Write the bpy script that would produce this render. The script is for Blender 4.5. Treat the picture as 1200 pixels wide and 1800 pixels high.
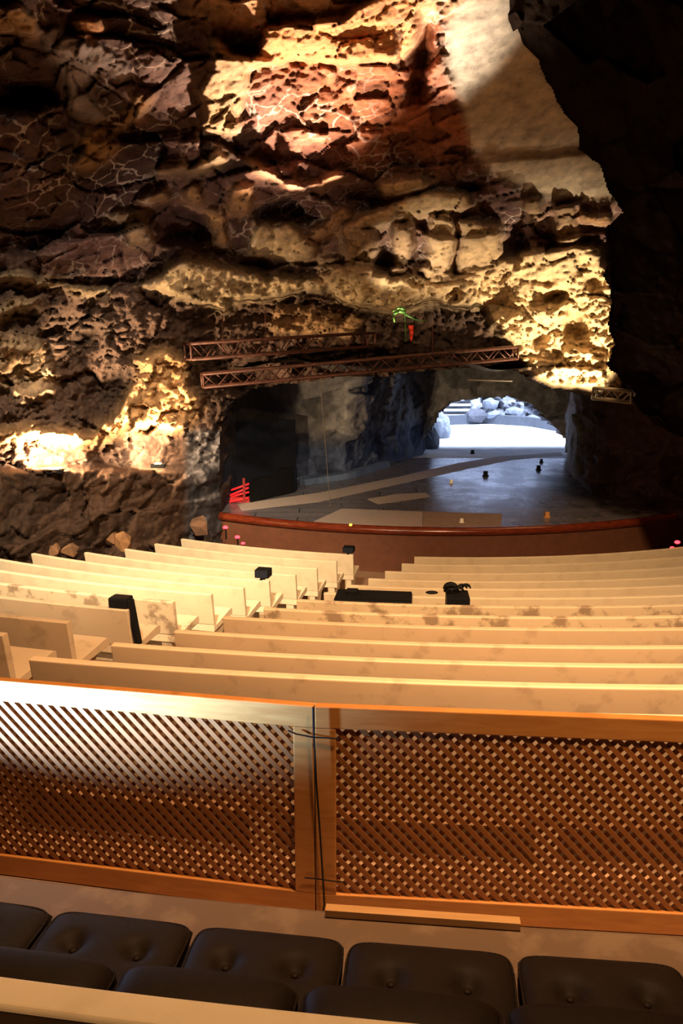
import bpy, bmesh, math, random
import numpy as np
from mathutils import Vector, Matrix
random.seed(7); rng = np.random.RandomState(11)
for o in list(bpy.data.objects): bpy.data.objects.remove(o)
col = bpy.context.scene.collection
scene = bpy.context.scene

# ------------------------------------------------------------------ camera
H = 4.2                       # eye height above the floor in front of the stage
FPX = 1453.0
PITCH = math.radians(12.4)
cam_d = bpy.data.cameras.new('camera'); cam = bpy.data.objects.new('camera', cam_d); col.objects.link(cam)
cam.location = (0, 0, H); cam.rotation_euler = (math.pi/2 - PITCH, 0, 0)
cam_d.sensor_fit = 'VERTICAL'; cam_d.sensor_height = 36.0; cam_d.lens = 36.0*FPX/1800.0
cam_d.clip_start = 0.05; cam_d.clip_end = 500
scene.camera = cam
CP, SP = math.cos(PITCH), math.sin(PITCH)
def ray(px, py):
    u = (px-600)/FPX; v = (py-900)/FPX
    return u, CP - v*SP, -SP - v*CP
def at(px, py, Y):
    u, y, z = ray(px, py); k = Y/y
    return Vector((u*k, Y, H + z*k))
def atz(px, py, zw):
    u, y, z = ray(px, py); k = (zw-H)/z
    return Vector((u*k, y*k, zw))
def proj(p):
    x, y, z = p[0], p[1], p[2]-H
    d = y*CP - z*SP; up = y*SP + z*CP
    return 600 + FPX*x/d, 900 - FPX*up/d

# ------------------------------------------------------------------ world, lights, exposure
w = bpy.data.worlds.new('world'); scene.world = w; w.use_nodes = True
w.node_tree.nodes['Background'].inputs[0].default_value = (0.5, 0.45, 0.5, 1)
w.node_tree.nodes['Background'].inputs[1].default_value = 0.006
vs = scene.view_settings
vs.view_transform = 'Standard'; vs.look = 'None'; vs.gamma = 1; vs.exposure = 0.0
vs.use_curve_mapping = False

def aim(o, target):
    d = Vector(target) - o.location
    o.rotation_euler = d.to_track_quat('-Z', 'Y').to_euler()
def spot(name, loc, target, power, color, size=60, blend=0.6, radius=0.1):
    l = bpy.data.lights.new(name, 'SPOT'); l.energy = power; l.color = color
    l.spot_size = math.radians(size); l.spot_blend = blend; l.shadow_soft_size = radius
    o = bpy.data.objects.new(name, l); col.objects.link(o); o.location = loc; aim(o, target); return o
def point(name, loc, power, color, radius=0.05):
    l = bpy.data.lights.new(name, 'POINT'); l.energy = power; l.color = color; l.shadow_soft_size = radius
    o = bpy.data.objects.new(name, l); col.objects.link(o); o.location = loc; return o
def area(name, loc, target, power, color, sx, sy, spread=180):
    l = bpy.data.lights.new(name, 'AREA'); l.shape = 'RECTANGLE'; l.size = sx; l.size_y = sy
    l.energy = power; l.color = color; l.spread = math.radians(spread)
    o = bpy.data.objects.new(name, l); col.objects.link(o); o.location = loc; aim(o, target); return o
WARM = (1.0, 0.66, 0.34); WARM2 = (1.0, 0.72, 0.42); COOL = (0.62, 0.74, 1.0); AMB = (1.0, 0.50, 0.20)
# house lights over the rows (behind and above the photographer)
spot('house_light', (-1.5, 1.9, H+4.4), (-3.2, 11.9, 0.8), 12500, (1.0, 0.80, 0.53), 41, 1.0, 0.25)
spot('house_light', (2.3, 0.5, H+4.4), (1.7, 8.2, 0.9), 6000, (1.0, 0.63, 0.33), 74, 1.0, 0.25)
spot('house_light', (0.4, 2.35, H+4.8), (0.0, 4.6, H-1.9), 3000, (1.0, 0.55, 0.24), 74, 1.0, 0.15)
# added cool spot, unseen, raking the fence from the left to whiten it
spot('added_fence_spot', (-3.3, 2.30, H-1.29), (-1.1, 2.80, H-1.25), 17000, (0.25, 0.50, 1.0), 18, 1.0, 0.05)
# flood lights on the rock
spot('rock_flood', at(1040, 790, 13.8), at(930, 460, 15.2), 1250, (1.0, 0.74, 0.44), 88, 0.8, 0.08)
spot('rock_flood', at(560, 560, 12.4), at(520, 70, 9.6), 4200, (1.0, 0.66, 0.40), 62, 1.0, 0.08)
spot('rock_flood', at(690, 610, 13.4), at(750, 400, 13.6), 260, (1.0, 0.76, 0.48), 80, 1.0, 0.08)
spot('rock_flood', at(770, 480, 12.4), at(835, 30, 9.6), 2600, (1.0, 0.82, 0.62), 34, 1.0, 0.1)  # added spot hanging unseen in the air to brighten the slab
spot('rock_flood', at(200, 900, 8.6), at(330, 400, 12), 270, (1.0, 0.76, 0.55), 50, 1.0, 0.08)
# daylight falling into the open court behind the stage
area('court_daylight', (6.5, 26.6, 10.5), (6.3, 26.0, 0.8), 9000, (0.60, 0.72, 1.0), 8, 4, 150)
# dim blue working light on the stage wall
spot('stage_light', (3.2, 16.4, H-1.2), (-0.2, 19.8, H-2.6), 22, (0.50, 0.62, 1.0), 90, 1.0, 0.3)

# ------------------------------------------------------------------ helpers: tagging
def tag(o, label=None, cat=None, group=None, kind=None):
    if label: o['label'] = label
    if cat: o['category'] = cat
    if group: o['group'] = group
    if kind: o['kind'] = kind
    return o
def empty(name, loc=(0, 0, 0), rz=0.0):
    o = bpy.data.objects.new(name, None); col.objects.link(o); o.location = loc; o.rotation_euler = (0, 0, rz)
    o.empty_display_size = 0.1
    return o
def link(name, me, mat, parent=None, smooth=False):
    o = bpy.data.objects.new(name, me); col.objects.link(o)
    if mat: me.materials.append(mat)
    if smooth: me.polygons.foreach_set('use_smooth', [True]*len(me.polygons))
    if parent: o.parent = parent
    return o
class MB:
    """collects shapes of one mesh"""
    def __init__(s): s.bm = bmesh.new()
    def hexa(s, p):       # 8 points, bottom 4 then top 4 (ccw)
        v = [s.bm.verts.new(q) for q in p]
        for f in ((3,2,1,0),(4,5,6,7),(0,1,5,4),(1,2,6,5),(2,3,7,6),(3,0,4,7)): s.bm.faces.new([v[i] for i in f])
    def box(s, c, d, rot=None):
        c = Vector(c); hx, hy, hz = d[0]/2, d[1]/2, d[2]/2
        P = [Vector(q) for q in ((-hx,-hy,-hz),(hx,-hy,-hz),(hx,hy,-hz),(-hx,hy,-hz),(-hx,-hy,hz),(hx,-hy,hz),(hx,hy,hz),(-hx,hy,hz))]
        if rot is not None: P = [rot @ q for q in P]
        s.hexa([c+q for q in P])
    def tube(s, a, b, r, n=8, r2=None):
        a = Vector(a); b = Vector(b); d = (b-a)
        if d.length < 1e-6: return
        q = d.to_track_quat('Z', 'Y'); r2 = r if r2 is None else r2
        A = [s.bm.verts.new(a + q @ Vector((r*math.cos(2*math.pi*i/n), r*math.sin(2*math.pi*i/n), 0))) for i in range(n)]
        B = [s.bm.verts.new(b + q @ Vector((r2*math.cos(2*math.pi*i/n), r2*math.sin(2*math.pi*i/n), 0))) for i in range(n)]
        for i in range(n): s.bm.faces.new((A[i], A[(i+1)%n], B[(i+1)%n], B[i]))
        s.bm.faces.new(A[::-1]); s.bm.faces.new(B)
    def path(s, pts, r, n=6):
        for a, b in zip(pts[:-1], pts[1:]): s.tube(a, b, r, n)
    def sweep(s, prof, frames):
        """prof: closed 2D polygon; frames: function list (2D)->3D"""
        rings = [[s.bm.verts.new(f(x, y)) for x, y in prof] for f in frames]
        n = len(prof)
        for A, B in zip(rings[:-1], rings[1:]):
            for i in range(n): s.bm.faces.new((A[i], A[(i+1)%n], B[(i+1)%n], B[i]))
        s.bm.faces.new(rings[0][::-1]); s.bm.faces.new(rings[-1])
    def ball(s, c, r, sub=2, sc=(1,1,1), jit=0.0):
        ret = bmesh.ops.create_icosphere(s.bm, subdivisions=sub, radius=1.0)
        for v in ret['verts']:
            k = 1 + jit*(random.random()-0.5)
            v.co = Vector(c) + Vector((v.co.x*r*sc[0]*k, v.co.y*r*sc[1]*k, v.co.z*r*sc[2]*k))
    def build(s, name, mat, parent=None, smooth=False, bevel=0.0, seg=2):
        bmesh.ops.recalc_face_normals(s.bm, faces=s.bm.faces[:])
        if bevel > 0:
            ed = [e for e in s.bm.edges if len(e.link_faces) == 2 and e.calc_face_angle(0) > 0.5]
            bmesh.ops.bevel(s.bm, geom=ed, offset=bevel, segments=seg, affect='EDGES', profile=0.6)
        me = bpy.data.meshes.new(name); s.bm.to_mesh(me); s.bm.free()
        return link(name, me, mat, parent, smooth)

# ------------------------------------------------------------------ materials
def newmat(name):
    m = bpy.data.materials.new(name); m.use_nodes = True
    nt = m.node_tree; b = nt.nodes['Principled BSDF']
    return m, nt, b
def N(nt, t, **kw):
    n = nt.nodes.new(t)
    for k, v in kw.items():
        if k in n.inputs.keys(): n.inputs[k].default_value = v
        else: setattr(n, k, v)
    return n
def ramp(nt, stops):
    r = nt.nodes.new('ShaderNodeValToRGB'); e = r.color_ramp.elements
    while len(e) < len(stops): e.new(0.5)
    for i, (p, c) in enumerate(stops):
        e[i].position = p; e[i].color = (c[0], c[1], c[2], 1)
    return r
def mixc(nt, a, b, fac, mode='MIX'):
    n = nt.nodes.new('ShaderNodeMix'); n.data_type = 'RGBA'; n.blend_type = mode
    for s_, v in ((0, fac), (6, a), (7, b)):
        if hasattr(v, 'links'): nt.links.new(v, n.inputs[s_])
        else: n.inputs[s_].default_value = v if s_ == 0 else (v[0], v[1], v[2], 1)
    return n.outputs[2]
def plain(name, c, rough=0.6, metal=0.0, var=0.15, scale=8.0, bump=0.0):
    m, nt, b = newmat(name)
    tc = N(nt, 'ShaderNodeTexCoord'); no = N(nt, 'ShaderNodeTexNoise', Scale=scale, Detail=4.0)
    nt.links.new(tc.outputs['Object'], no.inputs['Vector'])
    r = ramp(nt, [(0.3, [x*(1-var) for x in c]), (0.7, [min(1, x*(1+var)) for x in c])])
    nt.links.new(no.outputs[0], r.inputs[0]); nt.links.new(r.outputs[0], b.inputs['Base Color'])
    b.inputs['Roughness'].default_value = rough; b.inputs['Metallic'].default_value = metal
    if max(c) < 0.04: b.inputs['Specular IOR Level'].default_value = 0.12
    if bump:
        bp = N(nt, 'ShaderNodeBump', Strength=bump, Distance=0.02); nt.links.new(no.outputs[0], bp.inputs['Height'])
        nt.links.new(bp.outputs[0], b.inputs['Normal'])
    return m
def glow(name, c, s):
    m, nt, b = newmat(name)
    b.inputs['Base Color'].default_value = (*c, 1); b.inputs['Emission Color'].default_value = (*c, 1)
    b.inputs['Emission Strength'].default_value = s; return m
def rockmat(name, bump=0.55, spec=0.2):
    m, nt, b = newmat(name)
    tc = N(nt, 'ShaderNodeTexCoord')
    ac = N(nt, 'ShaderNodeAttribute', attribute_name='rock_colour'); av = N(nt, 'ShaderNodeAttribute', attribute_name='vein')
    wn = N(nt, 'ShaderNodeTexNoise', Scale=2.5, Detail=4.0)
    nt.links.new(tc.outputs['Object'], wn.inputs['Vector'])
    wv = N(nt, 'ShaderNodeVectorMath', operation='SCALE'); nt.links.new(wn.outputs['Color'], wv.inputs[0]); wv.inputs['Scale'].default_value = 0.35
    ad = N(nt, 'ShaderNodeVectorMath', operation='ADD'); nt.links.new(tc.outputs['Object'], ad.inputs[0]); nt.links.new(wv.outputs[0], ad.inputs[1])
    vo = N(nt, 'ShaderNodeTexVoronoi', feature='DISTANCE_TO_EDGE', Scale=3.2, Randomness=1.0); nt.links.new(ad.outputs[0], vo.inputs['Vector'])
    lt = ramp(nt, [(0.0, (1, 1, 1)), (0.055, (0, 0, 0))]); nt.links.new(vo.outputs[0], lt.inputs[0])
    pn = N(nt, 'ShaderNodeTexNoise', Scale=1.1, Detail=3.0); nt.links.new(tc.outputs['Object'], pn.inputs['Vector'])
    pr = ramp(nt, [(0.42, (0, 0, 0)), (0.62, (1, 1, 1))]); nt.links.new(pn.outputs[0], pr.inputs[0])
    m1 = N(nt, 'ShaderNodeMath', operation='MULTIPLY'); nt.links.new(lt.outputs[0], m1.inputs[0]); nt.links.new(pr.outputs[0], m1.inputs[1])
    m2 = N(nt, 'ShaderNodeMath', operation='MULTIPLY'); nt.links.new(m1.outputs[0], m2.inputs[0]); nt.links.new(av.outputs['Fac'], m2.inputs[1])
    n1 = N(nt, 'ShaderNodeTexNoise', Scale=5.0, Detail=8.0, Roughness=0.65); nt.links.new(tc.outputs['Object'], n1.inputs['Vector'])
    r1 = ramp(nt, [(0.30, (0.45, 0.42, 0.42)), (0.5, (0.95, 0.95, 0.95)), (0.72, (1.5, 1.42, 1.32))]); nt.links.new(n1.outputs[0], r1.inputs[0])
    c = mixc(nt, ac.outputs['Color'], r1.outputs[0], 0.85, 'MULTIPLY')
    c = mixc(nt, c, (0.50, 0.43, 0.42), m2.outputs[0])
    nt.links.new(c, b.inputs['Base Color'])
    b.inputs['Roughness'].default_value = 0.8; b.inputs['Specular IOR Level'].default_value = spec
    n2 = N(nt, 'ShaderNodeTexNoise', Scale=9.0, Detail=9.0, Roughness=0.7); nt.links.new(tc.outputs['Object'], n2.inputs['Vector'])
    v2 = N(nt, 'ShaderNodeTexVoronoi', Scale=7.0); nt.links.new(ad.outputs[0], v2.inputs['Vector'])
    s1 = N(nt, 'ShaderNodeMath', operation='MULTIPLY_ADD'); nt.links.new(v2.outputs['Distance'], s1.inputs[0]); s1.inputs[1].default_value = -0.5; nt.links.new(n2.outputs[0], s1.inputs[2])
    bp = N(nt, 'ShaderNodeBump', Strength=bump, Distance=0.06); nt.links.new(s1.outputs[0], bp.inputs['Height'])
    nt.links.new(bp.outputs[0], b.inputs['Normal'])
    return m
ROCK = rockmat('cave_rock'); ROCKS = rockmat('smooth_rock', 0.12); ROCKD = rockmat('shade_darkened_basalt', 0.5, 0.0)
def benchmat(name, c, stain, lo=0.52):
    m, nt, b = newmat(name)
    tc = N(nt, 'ShaderNodeTexCoord')
    n0 = N(nt, 'ShaderNodeTexNoise', Scale=1.2, Detail=4.0); nt.links.new(tc.outputs['Object'], n0.inputs['Vector'])
    r0 = ramp(nt, [(0.3, [x*0.88 for x in c]), (0.7, c)]); nt.links.new(n0.outputs[0], r0.inputs[0])
    n1 = N(nt, 'ShaderNodeTexNoise', Scale=5.5, Detail=6.0, Roughness=0.6); nt.links.new(tc.outputs['Object'], n1.inputs['Vector'])
    r1 = ramp(nt, [(lo, (0, 0, 0)), (lo+0.10, (stain, stain, stain))]); nt.links.new(n1.outputs[0], r1.inputs[0])
    c1 = mixc(nt, r0.outputs[0], (0.20, 0.13, 0.08), r1.outputs[0])
    nt.links.new(c1, b.inputs['Base Color']); b.inputs['Roughness'].default_value = 0.55
    bp = N(nt, 'ShaderNodeBump', Strength=0.12, Distance=0.01); nt.links.new(n1.outputs[0], bp.inputs['Height']); nt.links.new(bp.outputs[0], b.inputs['Normal'])
    return m
BENCH = benchmat('cream_bench_plaster', (0.72, 0.60, 0.42), 0.12)
BENCHW = benchmat('worn_bench_plaster', (0.66, 0.53, 0.36), 0.75, 0.50)
BENCHM = benchmat('scuffed_bench_plaster', (0.56, 0.42, 0.28), 0.30, 0.54)
FLOOR = benchmat('trodden_floor', (0.32, 0.20, 0.125), 0.5, 0.5)
def woodmat(name, c1, c2, scale=(1, 1, 14), rough=0.5, knots=True):
    m, nt, b = newmat(name)
    tc = N(nt, 'ShaderNodeTexCoord'); mp = N(nt, 'ShaderNodeMapping'); mp.inputs['Scale'].default_value = scale
    nt.links.new(tc.outputs['Object'], mp.inputs[0])
    n = N(nt, 'ShaderNodeTexNoise', Scale=3.0, Detail=6.0, Distortion=0.6); nt.links.new(mp.outputs[0], n.inputs['Vector'])
    r = ramp(nt, [(0.3, c1), (0.7, c2)]); nt.links.new(n.outputs[0], r.inputs[0]); c = r.outputs[0]
    if knots:
        v = N(nt, 'ShaderNodeTexVoronoi', Scale=5.5); nt.links.new(tc.outputs['Object'], v.inputs['Vector'])
        rk = ramp(nt, [(0.05, (1, 1, 1)), (0.16, (0, 0, 0))]); nt.links.new(v.outputs['Distance'], rk.inputs[0])
        c = mixc(nt, c, [x*0.35 for x in c1], rk.outputs[0])
    nt.links.new(c, b.inputs['Base Color']); b.inputs['Roughness'].default_value = rough
    return m
PINE = woodmat('varnished_pine', (0.36, 0.135, 0.03), (0.46, 0.20, 0.05), (2, 2, 14), 0.38)
LATT = plain('lattice_wood', (0.25, 0.085, 0.02), 0.45, 0, 0.1)
LATH = woodmat('pale_lath', (0.42, 0.22, 0.08), (0.50, 0.28, 0.11), (2, 14, 14), 0.5, False)
REDW = woodmat('red_varnished_rim', (0.09, 0.014, 0.006), (0.20, 0.035, 0.012), (2, 2, 12), 0.22, False)
FASC = plain('fascia_board', (0.13, 0.045, 0.02), 0.7, 0, 0.15)
LEATHER = plain('dark_leather', (0.013, 0.008, 0.0055), 0.62, 0, 0.15, 60, 0.02)
BLACK = plain('matt_black', (0.006, 0.006, 0.007), 0.6)
CABLE = plain('black_rubber', (0.008, 0.008, 0.008), 0.5)
TRUSS = plain('red_tinted_truss_metal', (0.075, 0.026, 0.017), 0.5, 0.3, 0.5, 12)  # aluminium, with the warm light's red put into its base colour
STEEL = plain('grey_steel', (0.35, 0.33, 0.3), 0.4, 0.7)
CARPET = plain('pale_stage_carpet', (0.36, 0.30, 0.28), 0.8, 0, 0.08, 20)
BLUEP = plain('blue_painted_plinth', (0.10, 0.15, 0.26), 0.7, 0, 0.3, 5)
REDLED = glow('red_indicator', (1.0, 0.02, 0.03), 9.0)
AMBLED = glow('amber_indicator', (1.0, 0.45, 0.05), 2.5)
LEAFG = plain('green_leaf', (0.04, 0.13, 0.02), 0.5, 0, 0.3)
LEAFR = plain('red_bract', (0.85, 0.05, 0.02), 0.5, 0, 0.2)
DARKBOX = plain('dark_cloth_panel', (0.012, 0.014, 0.022), 0.8)
WHITES = plain('white_washed_stone', (0.62, 0.64, 0.68), 0.8, 0, 0.15, 3)
STRIP = plain('white_step_edging', (0.85, 0.80, 0.68), 0.5)
BRASS = plain('small_stage_fitting', (0.35, 0.28, 0.15), 0.4, 0.4)

# stage floor: dark polished boards
def stagemat():
    m, nt, b = newmat('polished_stage_boards')
    tc = N(nt, 'ShaderNodeTexCoord'); br = N(nt, 'ShaderNodeTexBrick', Scale=1.0)
    br.inputs['Color1'].default_value = (0.11, 0.105, 0.125, 1); br.inputs['Color2'].default_value = (0.15, 0.14, 0.165, 1)
    br.inputs['Mortar'].default_value = (0.03, 0.03, 0.04, 1)
    for k, v in (('Mortar Size', 0.012), ('Brick Width', 1.6), ('Row Height', 0.4)): br.inputs[k].default_value = v
    nt.links.new(tc.outputs['Object'], br.inputs['Vector']); nt.links.new(br.outputs[0], b.inputs['Base Color'])
    n = N(nt, 'ShaderNodeTexNoise', Scale=1.8, Detail=6.0); nt.links.new(tc.outputs['Object'], n.inputs['Vector'])
    r = ramp(nt, [(0.3, (0.20,)*3), (0.7, (0.36,)*3)]); nt.links.new(n.outputs[0], r.inputs[0]); nt.links.new(r.outputs[0], b.inputs['Roughness'])
    bp = N(nt, 'ShaderNodeBump', Strength=0.10, Distance=0.02); nt.links.new(n.outputs[0], bp.inputs['Height']); nt.links.new(bp.outputs[0], b.inputs['Normal'])
    return m
STAGE = stagemat()

# ------------------------------------------------------------------ numpy noise
def _h(ix, iy, iz, s=0):
    n = (ix.astype(np.int64)*374761393 + iy.astype(np.int64)*668265263 + iz.astype(np.int64)*2147483647 + s*974634777) & 0xFFFFFFFF
    n = ((n ^ (n >> 13))*1274126177) & 0xFFFFFFFF
    n = ((n ^ (n >> 15))*2246822519) & 0xFFFFFFFF
    n = n ^ (n >> 16)
    return (n & 0xFFFFFF)/float(0xFFFFFF)
def vnoise(P, s=0):
    f = np.floor(P); t = P-f; t = t*t*t*(t*(t*6-15)+10); i = f.astype(np.int64)
    r = 0
    for a in (0, 1):
        for b in (0, 1):
            for c in (0, 1):
                w_ = (t[:, 0] if a else 1-t[:, 0])*(t[:, 1] if b else 1-t[:, 1])*(t[:, 2] if c else 1-t[:, 2])
                r = r + w_*_h(i[:, 0]+a, i[:, 1]+b, i[:, 2]+c, s)
    return r*2-1
def fbm(P, o=4, s=0):
    r = 0; a = 1; k = 0
    for j in range(o):
        r = r + a*vnoise(P*(2.03**j)+j*17.3, s+j); k += a; a *= 0.5
    return r/k
def voro(P, s=0):
    i = np.floor(P).astype(np.int64); n = len(P)
    d1 = np.full(n, 9.0); d2 = np.full(n, 9.0); idv = np.zeros(n); vec = np.zeros((n, 3))
    for a in (-1, 0, 1):
        for b in (-1, 0, 1):
            for c in (-1, 0, 1):
                cx, cy, cz = i[:, 0]+a, i[:, 1]+b, i[:, 2]+c
                q = np.stack([cx+_h(cx, cy, cz, s+1), cy+_h(cx, cy, cz, s+2), cz+_h(cx, cy, cz, s+3)], 1)
                dv = P-q; d = np.sqrt((dv**2).sum(1)); h = _h(cx, cy, cz, s+4)
                m = d < d1
                d2 = np.where(m, d1, np.minimum(d2, d)); idv = np.where(m, h, idv); vec[m] = dv[m]; d1 = np.where(m, d, d1)
    return d1, d2, idv, vec
def sstep(a, b, x):
    t = np.clip((x-a)/(b-a), 0, 1); return t*t*(3-2*t)
def inpoly(X, Y, poly):
    r = np.zeros(X.shape, bool); n = len(poly); j = n-1
    for i in range(n):
        xi, yi = poly[i]; xj, yj = poly[j]
        c = ((yi > Y) != (yj > Y)) & (X < (xj-xi)*(Y-yi)/((yj-yi) or 1e-9)+xi)
        r ^= c; j = i
    return r
def blur(A, k):
    for _ in range(2):
        for ax in (0, 1):
            P = np.concatenate([np.repeat(A.take([0], ax), k, ax), A, np.repeat(A.take([-1], ax), k, ax)], ax)
            c = np.cumsum(P, ax); z = np.zeros_like(c.take([0], ax)); c = np.concatenate([z, c], ax)
            n = 2*k+1; L = A.shape[ax]
            A = (c.take(range(n, n+L), ax) - c.take(range(0, L), ax))/n
    return A
def gridmesh(name, V, nu, nv, keep, mat, colr=None, vein=None, flip=False, smooth=True):
    """V (nv*nu,3); keep (nv-1,nu-1) mask of faces"""
    idx = np.arange(nu*nv).reshape(nv, nu)
    q = np.stack([idx[:-1, :-1], idx[:-1, 1:], idx[1:, 1:], idx[1:, :-1]], -1)[keep]
    if flip: q = q[:, ::-1]
    used, inv = np.unique(q, return_inverse=True); q = inv.reshape(-1, 4)
    me = bpy.data.meshes.new(name)
    me.vertices.add(len(used)); me.vertices.foreach_set('co', V[used].astype(np.float32).ravel())
    me.loops.add(q.size); me.loops.foreach_set('vertex_index', q.astype(np.int32).ravel())
    me.polygons.add(len(q)); me.polygons.foreach_set('loop_start', (np.arange(len(q))*4).astype(np.int32))
    me.update(calc_edges=True); me.validate()
    if colr is not None:
        a = me.attributes.new('rock_colour', 'FLOAT_COLOR', 'POINT')
        a.data.foreach_set('color', np.concatenate([colr[used], np.ones((len(used), 1))], 1).astype(np.float32).ravel())
        a = me.attributes.new('vein', 'FLOAT', 'POINT'); a.data.foreach_set('value', (vein[used] if vein is not None else np.zeros(len(used))).astype(np.float32))
    return link(name, me, mat, None, smooth)

# ------------------------------------------------------------------ THE CAVE SHELL
STEP = 3
gx = np.arange(-160, 1300, STEP); gy = np.arange(-220, 1060, STEP)
PX, PY = np.meshgrid(gx.astype(float), gy.astype(float)); NU, NV = len(gx), len(gy)
ctrl = [(-160,980,10.2),(0,950,11.4),(0,820,11.6),(0,600,11.2),(0,400,10.2),(0,200,9.0),(0,0,8.0),(0,-220,7.2),
 (230,940,13.4),(230,800,13.4),(230,600,12.9),(230,400,11.6),(230,200,9.9),(230,0,8.6),(385,900,15.3),(385,740,15.0),(400,620,14.6),
 (500,680,16.2),(600,650,16.3),(600,540,15.4),(600,450,14.0),(600,300,12.0),(600,150,10.4),(600,0,9.0),(600,-220,8.0),
 (890,640,16.0),(890,540,15.4),(890,450,14.6),(890,350,13.0),(890,200,11.4),(850,0,9.6),(850,-220,8.6),
 (1070,690,15.6),(1070,500,15.0),(1070,350,13.5),(1290,690,15.8),(1290,350,13.6),(1290,0,10.5),(1290,980,15)]
C = np.array(ctrl, float); S_ = C[:, :2]/500.0
def tps(r): return np.where(r > 1e-9, r*r*np.log(r+1e-12), 0)
n = len(C); A_ = np.zeros((n+3, n+3))
A_[:n, :n] = tps(np.linalg.norm(S_[:, None]-S_[None], axis=2))+np.eye(n)*0.02
A_[:n, n] = 1; A_[:n, n+1:] = S_; A_[n, :n] = 1; A_[n+1:, :n] = S_.T
wt = np.linalg.solve(A_, np.concatenate([C[:, 2], [0, 0, 0]]))
Q = np.stack([PX.ravel(), PY.ravel()], 1)/500.0
BY = wt[n]+Q @ wt[n+1:]
for i in range(n): BY = BY + wt[i]*tps(np.linalg.norm(Q-S_[i], axis=1))
def unproj(PXf, PYf, Y):
    u = (PXf-600)/FPX; v = (PYf-900)/FPX; k = Y/(CP-v*SP)
    return np.stack([u*k, Y, H+(-SP-v*CP)*k], 1)
pxf, pyf = PX.ravel(), PY.ravel()
B = unproj(pxf, pyf, BY)
# warp of the outlines so nothing has a straight edge
wx = 14*fbm(B*1.5, 4, 40)+5*fbm(B*6, 3, 44); wy = 12*fbm(B*1.5+9, 4, 50)+5*fbm(B*6+4, 3, 54)
WX = (pxf+wx).reshape(PX.shape); WY = (pyf+wy).reshape(PY.shape)
def mask(poly, k=2, raw=False):
    m = inpoly(PX if raw else WX, PY if raw else WY, poly).astype(float)
    return blur(m, k).ravel() if k else m.ravel()
SLAB = [(780,115),(783,50),(800,22),(838,-5),(830,-240),(1320,-240),(1320,345),(1070,352),(960,348),(900,325),(860,300),(830,260),(808,180)]
slab = mask(SLAB, 2, True)
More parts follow.
